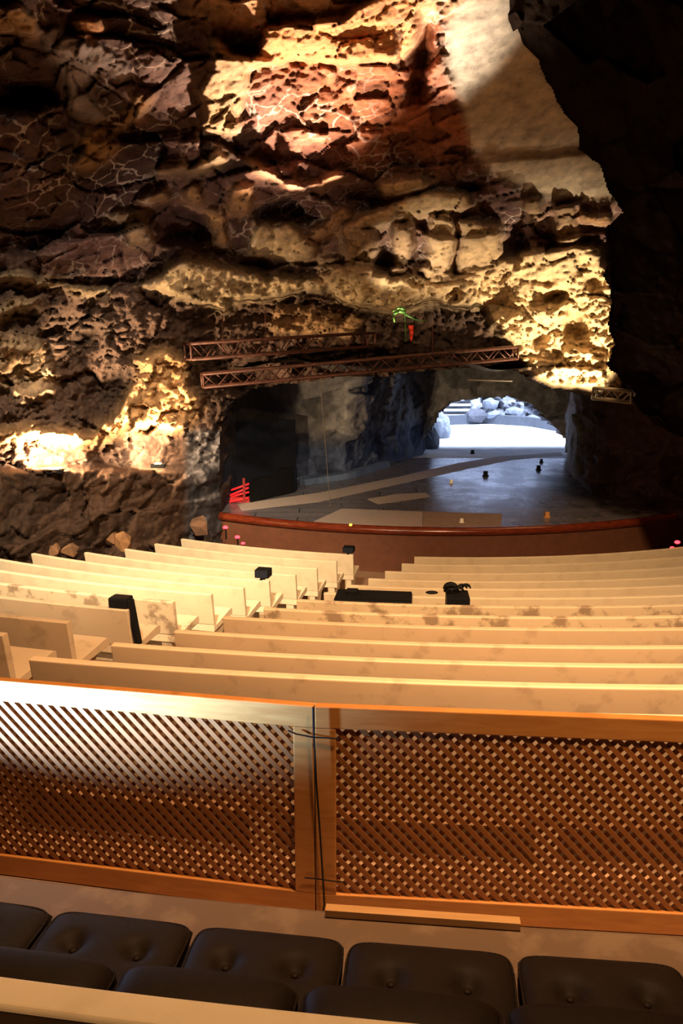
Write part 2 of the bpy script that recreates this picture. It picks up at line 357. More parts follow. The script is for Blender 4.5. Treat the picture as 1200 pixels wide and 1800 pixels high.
# projecting masses, rock tones with lit patches painted in: (outline, metres out, colour, how much colour)
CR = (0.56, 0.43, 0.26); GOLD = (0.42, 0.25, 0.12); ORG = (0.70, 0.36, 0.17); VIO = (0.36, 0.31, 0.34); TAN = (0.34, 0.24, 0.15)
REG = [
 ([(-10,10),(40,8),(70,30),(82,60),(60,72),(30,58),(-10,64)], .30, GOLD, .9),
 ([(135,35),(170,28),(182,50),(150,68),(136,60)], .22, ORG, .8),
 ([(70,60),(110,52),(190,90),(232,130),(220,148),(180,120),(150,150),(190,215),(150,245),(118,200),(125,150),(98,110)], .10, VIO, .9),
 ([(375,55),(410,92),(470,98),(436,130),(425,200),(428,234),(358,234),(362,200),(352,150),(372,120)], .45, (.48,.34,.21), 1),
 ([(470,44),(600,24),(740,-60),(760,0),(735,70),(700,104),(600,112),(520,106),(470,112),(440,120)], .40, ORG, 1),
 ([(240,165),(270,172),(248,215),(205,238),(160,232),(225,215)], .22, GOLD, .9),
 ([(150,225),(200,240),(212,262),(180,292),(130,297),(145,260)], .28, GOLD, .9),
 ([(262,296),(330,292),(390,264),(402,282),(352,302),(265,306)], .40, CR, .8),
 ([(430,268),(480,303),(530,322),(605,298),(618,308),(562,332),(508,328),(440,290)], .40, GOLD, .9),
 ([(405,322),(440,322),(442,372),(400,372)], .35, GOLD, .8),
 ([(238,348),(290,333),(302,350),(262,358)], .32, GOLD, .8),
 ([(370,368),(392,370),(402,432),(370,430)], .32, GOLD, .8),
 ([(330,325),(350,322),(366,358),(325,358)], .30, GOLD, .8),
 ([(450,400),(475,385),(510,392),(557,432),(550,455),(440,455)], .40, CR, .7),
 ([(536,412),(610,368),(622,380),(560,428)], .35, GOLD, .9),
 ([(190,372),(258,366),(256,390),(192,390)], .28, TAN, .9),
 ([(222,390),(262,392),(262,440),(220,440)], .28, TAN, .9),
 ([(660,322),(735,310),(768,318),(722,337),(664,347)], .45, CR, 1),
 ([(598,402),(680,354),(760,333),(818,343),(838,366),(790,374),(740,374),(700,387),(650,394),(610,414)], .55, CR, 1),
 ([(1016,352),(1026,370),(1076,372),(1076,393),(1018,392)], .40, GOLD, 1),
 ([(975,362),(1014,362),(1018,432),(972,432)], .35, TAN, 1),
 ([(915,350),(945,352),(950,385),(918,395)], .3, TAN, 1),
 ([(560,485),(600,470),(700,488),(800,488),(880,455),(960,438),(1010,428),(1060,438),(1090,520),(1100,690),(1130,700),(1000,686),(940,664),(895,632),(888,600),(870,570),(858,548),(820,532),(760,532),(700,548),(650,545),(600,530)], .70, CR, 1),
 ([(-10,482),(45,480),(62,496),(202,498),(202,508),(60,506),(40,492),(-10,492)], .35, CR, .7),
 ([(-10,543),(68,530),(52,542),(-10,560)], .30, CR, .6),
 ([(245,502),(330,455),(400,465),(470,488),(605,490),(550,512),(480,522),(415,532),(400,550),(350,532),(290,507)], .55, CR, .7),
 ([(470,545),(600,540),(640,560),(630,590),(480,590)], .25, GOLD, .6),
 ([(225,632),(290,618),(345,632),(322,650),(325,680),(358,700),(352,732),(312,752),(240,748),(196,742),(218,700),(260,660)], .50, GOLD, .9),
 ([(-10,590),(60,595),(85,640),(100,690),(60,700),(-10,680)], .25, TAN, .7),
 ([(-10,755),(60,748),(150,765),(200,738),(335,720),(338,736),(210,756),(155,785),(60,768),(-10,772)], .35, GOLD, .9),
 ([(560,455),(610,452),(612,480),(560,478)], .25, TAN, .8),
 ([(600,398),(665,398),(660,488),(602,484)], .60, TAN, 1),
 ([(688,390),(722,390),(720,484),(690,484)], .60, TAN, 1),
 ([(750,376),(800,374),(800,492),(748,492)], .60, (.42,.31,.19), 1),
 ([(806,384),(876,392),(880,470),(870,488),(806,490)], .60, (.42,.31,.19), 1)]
HOLE = [(800,515,12,12,.4),(975,525,30,17,.55),(1015,575,17,34,.5),(945,592,16,20,.4),(880,537,30,12,.5),(1045,500,14,12,.4),(962,498,14,8,.3),
 (730,125,16,45,.8),(745,60,18,50,.6),(30,170,60,26,.7),(520,372,60,30,.5),(330,395,45,32,.6),(60,420,70,24,.5),(460,455,20,14,.3),(820,330,20,12,.4),
 (640,345,30,24,.4),(905,430,22,34,.5),(115,625,50,60,.4),(180,700,35,40,.4),(30,660,30,24,.3),(430,665,50,24,.8),(30,560,30,20,.3),(190,795,32,34,.5)]
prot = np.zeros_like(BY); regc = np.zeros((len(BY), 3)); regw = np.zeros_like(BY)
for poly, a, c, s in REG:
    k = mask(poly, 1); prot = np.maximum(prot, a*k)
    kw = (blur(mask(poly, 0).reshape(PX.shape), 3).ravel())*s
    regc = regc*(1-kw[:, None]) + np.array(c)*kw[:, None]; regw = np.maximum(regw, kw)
for hx, hy, ra, rb, a in HOLE:
    d = ((WX-hx)/ra)**2+((WY-hy)/rb)**2; prot -= a*np.exp(-np.clip(d, 0, 30)**1.5).ravel()
# strata, blocks, roughness
Wp = B + 0.25*np.stack([fbm(B*0.9+3, 3, 5), fbm(B*0.9+8, 3, 6), fbm(B*0.9+12, 3, 7)], 1)
t = Wp[:, 2]*1.15+0.12*Wp[:, 0]+0.5*fbm(B*0.5, 3, 9); saw = t-np.floor(t); sj = _h(np.floor(t).astype(np.int64), np.zeros(len(t), np.int64), np.zeros(len(t), np.int64), 3)
strata = (0.12+0.25*sj)*(saw**1.3)*sstep(1.0, 0.93, saw)
d1, d2, cid, _ = voro(Wp*np.array([1.05, 1.05, 1.7]), 20); blk = (cid-.5)*0.45 - 0.08*sstep(0.06, 0.0, d2-d1)
d1b, d2b, cidb, _ = voro(Wp*np.array([3.0, 3.0, 4.4]), 30); blk2 = (cidb-.5)*0.16 - 0.03*sstep(0.08, 0.0, d2b-d1b)
rough = 0.30*fbm(B*0.8, 4, 60)+0.10*np.abs(fbm(B*3.5, 4, 70))-0.03+0.035*fbm(B*13, 3, 75)
lower = sstep(815, 832, pyf+wy*0.5)*sstep(400, 360, pxf)     # ledge that carries the lamps
crust = sstep(430, 520, pyf)                                 # lower half is rougher, lava crust
drip = 0.34*np.abs(fbm(B*np.array([5.5, 5.5, 9.0]), 4, 90))*crust*(1-lower)
colmn = lower*(0.16*np.abs(np.sin(B[:, 0]*3.6+1.2*fbm(B*0.9, 2, 88))))
redz = sstep(400, 460, pxf+wx)*sstep(300, 270, pyf+wy)*sstep(95, 130, pyf+wy); topz = sstep(110, 60, pyf+wy)*sstep(240, 300, pxf)
calm = np.clip(redz*0.75+topz*0.75, 0, .8)
disp = prot + (strata + blk)*(1-0.25*crust)*(1-calm) + blk2*(1+0.2*topz) + 0.10*topz*np.abs(fbm(B*7, 3, 95)) + rough + drip + 0.55*lower + colmn
smooth_slab = 0.10*fbm(B*0.7, 3, 61)+0.02*fbm(B*5, 3, 62)+0.16*sstep(275, 285, pyf+0.10*(pxf-900)+6*fbm(B*2, 2, 64))-0.12
disp = disp*(1-slab)+smooth_slab*slab
opening = [(388,1200),(386,745),(400,705),(440,684),(560,668),(700,655),(880,640),(930,664),(1000,688),(1060,704),(1120,712),(1340,735),(1340,1200)]
lipd = np.zeros_like(BY)
Vc = unproj(pxf, pyf, BY-disp)
# colours
ba = np.array([0.105, 0.060, 0.045]); dk = np.array([0.024, 0.016, 0.013]); redb = np.array([0.30, 0.105, 0.055]); pur = np.array([0.115, 0.062, 0.062])
up = sstep(560, 380, pyf)
n1 = fbm(B*0.9+5, 4, 81)*.5+.5
colr = dk+(ba-dk)*n1[:, None]
colr = colr*(1-up[:, None])+(pur*(0.7+0.9*(cid[:, None]-.3)))*up[:, None]
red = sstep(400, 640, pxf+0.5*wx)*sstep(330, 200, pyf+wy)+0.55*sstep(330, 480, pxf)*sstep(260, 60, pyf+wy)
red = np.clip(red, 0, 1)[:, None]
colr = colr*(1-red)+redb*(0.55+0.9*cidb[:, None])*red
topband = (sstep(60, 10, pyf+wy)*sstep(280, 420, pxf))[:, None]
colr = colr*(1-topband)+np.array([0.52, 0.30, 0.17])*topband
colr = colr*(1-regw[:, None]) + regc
lowc = np.array([0.052, 0.028, 0.018])*(0.6+0.8*cid[:, None]); colr = colr*(1-lower[:, None])+lowc*lower[:, None]
pil = (sstep(318, 335, pxf)*sstep(745, 765, pyf))[:, None]; colr = colr*(1-pil)+np.array([0.065, 0.06, 0.068])*(0.5+cidb[:, None])*pil
dkz = (sstep(655, 690, pxf+wx)*sstep(545, 560, pyf+wy)*sstep(1000, 860, pxf+(700-pyf)*.0)*(1-regw))[:, None]
slabc = np.array([0.58, 0.50, 0.40])*(0.85+0.25*fbm(B*1.5, 4, 99)[:, None])
colr = colr*(1-slab[:, None])+slabc*slab[:, None]
hol = np.zeros_like(BY)
vein = np.clip(up*1.1, 0, 1)*(1-slab)*(1-0.6*regw)
# split into named walls; everything inside the stage mouth is cut away
fx = (PX[:-1, :-1]+STEP/2); fy = (PY[:-1, :-1]+STEP/2); fwx = WX[:-1, :-1]*0.5+fx*0.5; fwy = WY[:-1, :-1]*0.5+fy*0.5
cut = inpoly(fwx, fwy, opening)
slabf = inpoly(fx, fy, SLAB)
ceil = (fwy < 300+0.08*fwx) & ~slabf
left = (fwx < 395) & ~ceil & ~slabf
Sx = dict(wall_left=left, ceiling=ceil, wall_back=~left & ~ceil & ~slabf)
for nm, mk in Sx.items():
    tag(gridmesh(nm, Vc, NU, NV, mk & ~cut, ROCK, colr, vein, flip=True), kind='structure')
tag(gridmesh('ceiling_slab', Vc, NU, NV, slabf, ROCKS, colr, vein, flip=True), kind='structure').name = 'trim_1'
# thickness of the rock lip over the stage mouth: boundary of the cut pushed back into the hill
def skirt(name, cutm, V, back, colr_, mat, steps=5, shift=(0, 1, .12)):
    idx = np.arange(NU*NV).reshape(NV, NU)
    keep = ~cutm
    edges = []
    h = keep[:-1, :] != keep[1:, :]; ys, xs = np.nonzero(h)
    for y, x in zip(ys, xs): edges.append((idx[y+1, x], idx[y+1, x+1]))
    h = keep[:, :-1] != keep[:, 1:]; ys, xs = np.nonzero(h)
    for y, x in zip(ys, xs): edges.append((idx[y, x+1], idx[y+1, x+1]))
    e = np.array(edges); used, inv = np.unique(e, return_inverse=True); e = inv.reshape(-1, 2); m = len(used)
    P = V[used]; L = [P]
    for s_ in range(1, steps+1):
        k = s_/steps; off = np.array(shift)*back*k
        L.append(P+off+0.10*np.stack([fbm(P*2+s_*5, 2, 1), 0*P[:, 0], fbm(P*2+s_*5, 2, 2)], 1))
    VV = np.concatenate(L); F = []
    for s_ in range(steps):
        a = e+s_*m; b = e+(s_+1)*m
        F.append(np.stack([a[:, 0], a[:, 1], b[:, 1], b[:, 0]], 1))
    F = np.concatenate(F); me = bpy.data.meshes.new(name); me.from_pydata(VV.tolist(), [], F.tolist()); me.update()
    a = me.attributes.new('rock_colour', 'FLOAT_COLOR', 'POINT'); cc = np.tile(colr_[used], (steps+1, 1))
    a.data.foreach_set('color', np.concatenate([cc, np.ones((len(cc), 1))], 1).astype(np.float32).ravel())
    me.attributes.new('vein', 'FLOAT', 'POINT')
    return tag(link(name, me, mat, None, False), kind='structure')
sk = cut.copy(); 
skirt('trim_2', sk, Vc, 1.5, colr*0+np.array([0.06, 0.04, 0.035]), ROCK)

# ------------------------------------------------------------------ right hand wall (nearer; unlit, its shade put into the rock colour)
SIL = [(838,-240),(848,-20),(852,5),(880,45),(915,78),(945,105),(963,145),(985,190),(1010,225),(1015,260),(1050,290),(1072,345),(1090,372),(1064,398),(1066,440),(1062,480),(1073,530),(1062,560),(1076,600),(1064,640),(1082,662),(1116,690),(1112,704),(1150,745),(1200,768),(1230,800),(1260,900),(1500,960),(1500,-240)]
rx = np.arange(800, 1480, 2.5); ry = np.arange(-240, 960, 2.5); RX, RY = np.meshgrid(rx.astype(float), ry.astype(float))
rY = 10.2+(RY.ravel()-350)*0.0035-(RX.ravel()-1050)*0.006; rY = np.maximum(rY, 5.5)
RB = unproj(RX.ravel(), RY.ravel(), rY)
rw = 10*fbm(RB*2.2, 4, 140)+5*fbm(RB*8, 2, 143)
q1, q2, qi, _ = voro(RB*1.6, 120)
# the surface turns away from the lit rock at its edge
inside = inpoly(RX+rw.reshape(RX.shape), RY, SIL)
de = blur(inside.astype(float), 13).ravel()
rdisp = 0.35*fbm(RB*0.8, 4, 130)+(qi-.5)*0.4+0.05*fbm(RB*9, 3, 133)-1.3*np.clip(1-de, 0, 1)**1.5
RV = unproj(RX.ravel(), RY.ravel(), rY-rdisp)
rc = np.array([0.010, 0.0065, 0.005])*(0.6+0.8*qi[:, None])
kp = inside[:-1, :-1]
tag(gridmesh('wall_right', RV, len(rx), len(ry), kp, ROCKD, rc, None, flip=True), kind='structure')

# ------------------------------------------------------------------ stage and the rock round it
CX, CY = 2.0, 22.0            # centre of all the curved rows
ZST = H-3.35; RST = 8.12
def arc(R, th, z): return Vector((CX+R*math.sin(th), CY-R*math.cos(th), z))
def pxth(R, z, px):           # angle at which an arc crosses a column of the view
    lo, hi = -1.3, 1.3
    for _ in range(50):
        mid = (lo+hi)/2
        if proj(arc(R, mid, z))[0] < px: lo = mid
        else: hi = mid
    return (lo+hi)/2
th0, th1 = -0.72, 0.95
m = MB(); k = 60
pts = [arc(RST, th0+(th1-th0)*i/k, ZST) for i in range(k+1)]
top = [m.bm.verts.new(p) for p in pts]; far = [m.bm.verts.new((p.x*1.15, 26.2, ZST)) for p in pts]
for i in range(k): m.bm.faces.new((top[i], top[i+1], far[i+1], far[i]))
tag(m.build('stage_floor', STAGE), 'dark polished stage floor curving out towards the benches', 'stage')
def arcsweep(name, prof, R, z, a, b, mat, n=60, parent=None, smooth=False, bevel=0):
    m = MB(); fr = []
    for i in range(n+1):
        th = a+(b-a)*i/n
        fr.append(lambda x, y, th=th: arc(R+x, th, z+y))
    m.sweep(prof, fr); return m.build(name, mat, parent, smooth, bevel)
circ = [(0.10*math.cos(a)-0.02, 0.075*math.sin(a)-0.05) for a in [i*math.pi/8 for i in range(16)]]
so = bpy.data.objects['stage_floor']
arcsweep('stage_rim', circ, RST, ZST, th0, th1, REDW, 70, so, True)
arcsweep('stage_fascia', [(-.05,-.95),(0.0,-.95),(0.0,-.06),(-.05,-.06)], RST, ZST, th0, th1, FASC, 60, so)

# inner rock wall of the stage cave with the arch to the open court
foot = [atz(x, y, ZST) for x, y in ((378,905),(392,892),(425,868),(521,842),(609,838),(676,817),(745,799))]
footR = [atz(x, y, ZST) for x, y in ((993,799),(1004,835),(1040,868),(1090,890),(1200,906),(1420,915))]
def resample(P, n):
    P = [Vector(p) for p in P]; L = [0]
    for a, b in zip(P[:-1], P[1:]): L.append(L[-1]+(b-a).length)
    out = []
    for i in range(n):
        s_ = L[-1]*i/(n-1); j = max(q for q in range(len(L)) if L[q] <= s_+1e-9); j = min(j, len(P)-2)
        out.append(P[j].lerp(P[j+1], (s_-L[j])/(L[j+1]-L[j])))
    return np.array([list(p) for p in out])
HP = [(742,803),(750,775),(762,748),(778,722),(796,706),(850,699),(895,699),(932,711),(962,738),(988,768),(994,788),(996,806),(990,900),(742,900)]
PT = resample(foot+footR, 420); nu = len(PT); nv = 110; zt = 3.0
UU, VVv = np.meshgrid(np.arange(nu), np.linspace(-0.03, 1, nv))
P3 = PT[UU.ravel()]; P3 = P3.copy(); P3[:, 2] = ZST+VVv.ravel()*zt
tan = np.gradient(PT, axis=0); nrm = np.stack([tan[:, 1], -tan[:, 0], 0*tan[:, 0]], 1); nrm /= np.linalg.norm(nrm, axis=1)[:, None]
# face the audience
a1, a2, ai, _ = voro(P3*1.5, 220); b1_, b2_, bi, _ = voro(P3*4, 230)
vv = VVv.ravel()
dd = (0.18*fbm(P3*0.9, 3, 210)+(ai-.5)*0.30+(bi-.5)*0.10+0.03*fbm(P3*10, 3, 215))*sstep(0.0, 0.12, vv)+0.9*np.maximum(vv, 0)**2.2
near_hole = np.exp(-((P3[:, 0]-4.2)/2.9)**4)*sstep(17, 20, P3[:, 1]); dd = dd*(1-near_hole)+near_hole*0.12*fbm(P3*2, 3, 216)
# keep rock clear of the court arch rim
backd = sstep(640, 500, np.array([proj(p)[0] for p in PT])[UU.ravel()]); dd = dd*(1-0.95*backd)
P4 = P3+nrm[UU.ravel()]*dd[:, None]
d_ = P4[:, 1]*CP-(P4[:, 2]-H)*SP; u_ = P4[:, 1]*SP+(P4[:, 2]-H)*CP
qx = (600+FPX*P4[:, 0]/d_).reshape(nv, nu); qy = (900-FPX*u_/d_).reshape(nv, nu)
jw = (5*fbm(P4*3.0, 3, 240)).reshape(nv, nu)
hole = inpoly(qx+jw, qy+jw*0.6, HP)
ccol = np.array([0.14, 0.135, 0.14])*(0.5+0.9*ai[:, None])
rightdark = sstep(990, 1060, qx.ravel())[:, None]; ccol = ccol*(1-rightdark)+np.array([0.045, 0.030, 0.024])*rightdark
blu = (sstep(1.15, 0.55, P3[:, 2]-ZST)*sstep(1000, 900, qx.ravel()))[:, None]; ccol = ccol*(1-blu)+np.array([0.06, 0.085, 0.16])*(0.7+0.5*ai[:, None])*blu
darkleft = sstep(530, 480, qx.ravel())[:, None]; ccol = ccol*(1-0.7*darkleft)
kp2 = ~(hole[:-1, :-1] | hole[1:, 1:] | hole[1:, :-1] | hole[:-1, 1:])
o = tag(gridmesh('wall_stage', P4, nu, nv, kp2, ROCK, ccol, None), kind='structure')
md = o.modifiers.new('thickness', 'SOLIDIFY'); md.thickness = 0.5; md.offset = -1
# rock roof over the stage
rgx = np.linspace(-7, 14, 90); rgy = np.linspace(15.0, 25.2, 50); A1, A2 = np.meshgrid(rgx, rgy)
RP = np.stack([A1.ravel(), A2.ravel(), np.full(A1.size, H-0.55)], 1); RP[:, 2] += 0.25*fbm(RP, 4, 300)-0.10*np.abs(RP[:, 1]-18)*0.3
tag(gridmesh('ceiling_stage', RP, 90, 50, np.ones((49, 89), bool), ROCK, np.tile([0.05, .045, .045], (A1.size, 1)), None), kind='structure')

# low blue plinth along the inner wall
pl = resample([atz(x, y, ZST) for x, y in ((530,852),(612,840),(678,819))], 12)
m = MB()
for a, b in zip(pl[:-1], pl[1:]):
    a = Vector(a); b = Vector(b); d = (b-a).normalized(); nn = Vector((d.y, -d.x, 0))
    m.hexa([a+nn*.12, b+nn*.12, b-nn*.25, a-nn*.25, a+nn*.10+Vector((0,0,.13)), b+nn*.10+Vector((0,0,.13)), b-nn*.25+Vector((0,0,.13)), a-nn*.25+Vector((0,0,.13))])
tag(m.build('wall_plinth', BLUEP), 'low dark blue painted plinth at the foot of the inner rock wall', 'plinth')

# ------------------------------------------------------------------ the open court behind
cgx = np.linspace(-3, 17, 60); cgy = np.linspace(22.0, 31.0, 40); A1, A2 = np.meshgrid(cgx, cgy)
CPn = np.stack([A1.ravel(), A2.ravel(), np.full(A1.size, ZST+0.004)], 1)
o = gridmesh('floor_court', CPn, 60, 40, np.ones((39, 59), bool), WHITES); tag(o, kind='structure')
BOULD = plain('weathered_grey_stone', (0.12, 0.13, 0.15), 0.85, 0, 0.35, 3, 0.3)
m = MB(); wl = resample([atz(780, 748, ZST)+Vector((0,0,0)), atz(850,745,ZST), atz(930,750,ZST), atz(985,760,ZST)], 14)
for a, b in zip(wl[:-1], wl[1:]):
    a = Vector(a); b = Vector(b); n_ = Vector((0, .3, 0)); h_ = Vector((0, 0, .34))
    m.hexa([a, b, b+n_, a+n_, a+h_, b+h_, b+n_+h_, a+n_+h_])
tag(m.build('low_stone_wall', plain('grey_stone_kerb', (0.05, 0.055, 0.065), .8)), 'low grey stone kerb wall at the far edge of the sunlit court', 'wall')
# slope of rock rising behind it
sgx = np.linspace(-1, 15, 150); sgv = np.linspace(0, 1, 90); A1, A2 = np.meshgrid(sgx, sgv)
SPn = np.stack([A1.ravel(), 31.5+A2.ravel()*3.0, ZST-0.1+A2.ravel()*5.5], 1)
s1, s2, si, _ = voro(SPn*1.3, 400); s3, s4, sj2, _ = voro(SPn*3.2, 410)
sd = 0.5*fbm(SPn*0.7, 4, 420)+(si-.5)*0.9+(sj2-.5)*0.35
SPn[:, 1] -= sd
scol = np.array([0.20, 0.21, 0.24])*(0.1+1.7*sj2[:, None]**1.5)*(1+3*sstep(0.40, 0.7, A2.ravel())[:, None])  # pale upper band added to reflect a glow onto the stage floor
tag(gridmesh('wall_court', SPn, 150, 90, np.ones((89, 149), bool), ROCK, scol, None), kind='structure')
root = empty('stone_stair', atz(803, 748, ZST)+Vector((0, .75, 0)))
tag(root, 'short flight of white stone steps climbing out of the sunlit court', 'stairs')
for i in range(9):
    m = MB(); m.box((0.0+0.05*i, 0.20*i, 0.09+0.18*i), (1.05, .30, .06)); m.build('tread', WHITES, root)
m = MB()
for i in range(9): m.box((0.0+0.05*i, 0.20*i+.12, 0.03+0.18*i), (1.0, .06, .14))
m.build('riser', plain('shaded_riser_stone', (0.18, 0.19, 0.21), .8), root)
for bx_, by_, br_ in ((836,730,.36),(866,728,.24),(905,726,.30),(936,738,.24),(772,742,.34),(885,741,.16),(957,743,.2),(862,710,.26)):
    m = MB(); p = at(bx_, by_, 30.2); m.ball((0,0,0), br_, 2, (1.2, .8, .8), 0.35)
    o = m.build('boulder', BOULD if bx_ not in (836,) else plain('dark_basalt', (0.06, .06, .07), .9)); o.location = p
    tag(o, {836:'dark round boulder right beside the stone steps', 866:'pale boulder on the court slope just right of the dark boulder', 905:'largest pale boulder on the court slope',
            936:'pale boulder low at the right of the court slope', 772:'pale boulder at the left foot of the stone steps', 885:'small pale stone on the low kerb wall, midway along',
            957:'pale stone at the right end of the low kerb wall', 862:'pale boulder highest on the court slope'}[bx_], 'boulder', 'boulders on the court slope')
for bx_, by_, Y_, br_, lb in ((752,778,24.0,.42,'pale sunlit rock at the left foot of the arch, nearest the stage'),(770,757,26.4,.50,'pale sunlit rock behind the one at the left foot of the arch')):
    m = MB(); m.ball((0,0,0), br_, 3, (.8, .9, 1.25), 0.14); o = m.build('boulder', BOULD, None, False); o.location = at(bx_, by_, Y_); tag(o, lb, 'boulder', 'boulders on the court slope')
# gallery walls that close the court at the sides and behind
m = MB(); m.box((-3.5, 27, 4), (.4, 13, 9)); m.build('wall_court_left', WHITES)['kind'] = 'structure'
m = MB(); m.box((16.0, 27, 4), (.4, 13, 9)); m.build('wall_court_right', WHITES)['kind'] = 'structure'
m = MB(); m.box((6, 23.3, 6.9), (24, .5, 6.0)); m.build('wall_court_front', plain('dark_court_rock', (.08, .07, .07), .9))['kind'] = 'structure'

# ------------------------------------------------------------------ seating
ZREL = [-1.56, -1.76, -1.96, -2.14, -2.29, -2.46, -2.62, -2.78, -2.92, -3.06, -3.18, -3.28, -3.38]
rows = [[CY-3.2-0.75*i, H+ZREL[i]] for i in range(13)]
RE = {12:728, 11:706, 10:677, 9:648, 8:614, 7:571, 6:524, 5:467, 4:397, 3:313, 2:205, 1:65, 0:-60}
LE = {12:(323,622), 11:(277,593), 10:(225,559), 9:(155,522), 8:(63,476), 7:(-8,432), 6:(-70,376), 5:(-130,310), 4:(-160,232), 3:(-200,128), 2:(-230,18)}
BACKP = [(-.02,-.34),(.035,-.34),(.085,-.005),(.075,0),(.035,0),(.025,-.005)]
SEATP = [(-.50,-.40),(-.50,-.34),(-.46,-.32),(-.05,-.36),(.03,-.34),(.03,-.42)]
SUPP = [(-.44,-.40),(.02,-.42),(.0,-.78),(-.20,-.78)]
WORD = ['thirteenth','twelfth','eleventh','tenth','ninth','eighth','seventh','sixth','fifth','fourth','third','second','front']
def bench(i, a, b, side, mat):
    R, z = rows[i]; mid = (a+b)/2
    root = empty('curved_bench', arc(R, mid, z-.78))
    n = max(8, int(abs(b-a)*R/0.22))
    def mk(name, prof, a_=a, b_=b, n_=n, bev=0.006):
        m = MB(); fr = []
        for k in range(n_+1):
            th = a_+(b_-a_)*k/n_
            fr.append(lambda x, y, th=th: arc(R+x, th, z+y)-root.location)
        m.sweep(prof, fr); return m.build(name, mat, root, False, bev, 2)
    mk('backrest', BACKP if i else [(-.02,-.50),(.035,-.50),(.085,-.005),(.075,0),(.035,0),(.025,-.005)]); mk('seat', SEATP)
    ns = max(2, int(abs(b-a)*R/1.3))
    for k in range(ns+1):
        c = a+0.004+(b-a-0.008-0.10/R)*k/ns; mk('seat_support', SUPP, c, c+0.10/R, 1, 0.0)
    ls = 'left' if side == 'L' else 'right'
    if i == 12: lab = 'cream curved bench of the %s block in the row nearest the stage' % ls
    else: lab = 'cream curved bench in the %s block, %s row from stage' % (ls, {11:'second',10:'third',9:'fourth',8:'fifth',7:'sixth',6:'seventh',5:'eighth',4:'ninth',3:'tenth',2:'eleventh',1:'twelfth',0:'last'}[i])
    if i in (5, 6, 7) and side == 'R': lab += ', blotched with stains'
    tag(root, lab, 'bench', 'curved benches of the %s block' % ls)
    return root
for i in range(13):
    R, z = rows[i]
    a = pxth(R, z, RE[i]); b = pxth(R, z, 1400 if i >= 9 else 1560)
    bench(i, a, b, 'R', BENCHW if i in (5, 6) else (BENCHM if i <= 4 else BENCH))
    if i in LE:
        a, b = pxth(R, z, LE[i][0]), pxth(R, z, LE[i][1])
        bench(i, a, b, 'L', BENCHW if i == 5 else (BENCHM if i <= 4 else BENCH))
# stepped floor under the rows: one mesh
m = MB()
fr_ = [(rows[i][0]+.42, rows[i][1]-.78) for i in range(13)]
prof = [(fr_[0][0]+6.0, -0.6), (fr_[0][0]+6.0, fr_[0][1]+.28), (fr_[0][0], fr_[0][1]+.28)]
for i in range(13):
    prof.append((fr_[i][0]-0.002*0, fr_[i][1]))
    if i < 12: prof.append((fr_[i+1][0], fr_[i][1]))
prof += [(fr_[12][0]-0.6, fr_[12][1]), (7.4, fr_[12][1]), (7.4, -0.6)]
frs = []
for k in range(91):
    th = -0.75+1.45*k/90
    frs.append(lambda x, y, th=th: arc(x, th, y))
m.sweep(prof, frs)
tag(m.build('floor', FLOOR), kind='structure')
FL0 = fr_[0][1]+.28          # level on which the fence stands
# white edging strips on the aisle steps
for i, (px, w_) in {5:(330,.28), 4:(318,.22), 3:(372-140,.3), 2:(120,.2), 1:(20,.2)}.items():
    R, z = rows[i]; c = pxth(R+.42, z-.78, px)
    m = MB(); m.box((0, 0, .006), (w_, .03, .012)); o = m.build('step_edging', STRIP); o.location = arc(R+.40, c, z-.78); o.rotation_euler = (0, 0, c)
    tag(o, 'short white edging strip on the aisle step beside the %s row from the stage' % {5:'eighth',4:'ninth',3:'tenth',2:'eleventh',1:'twelfth'}[i], 'step edging', 'white strips on the aisle steps')

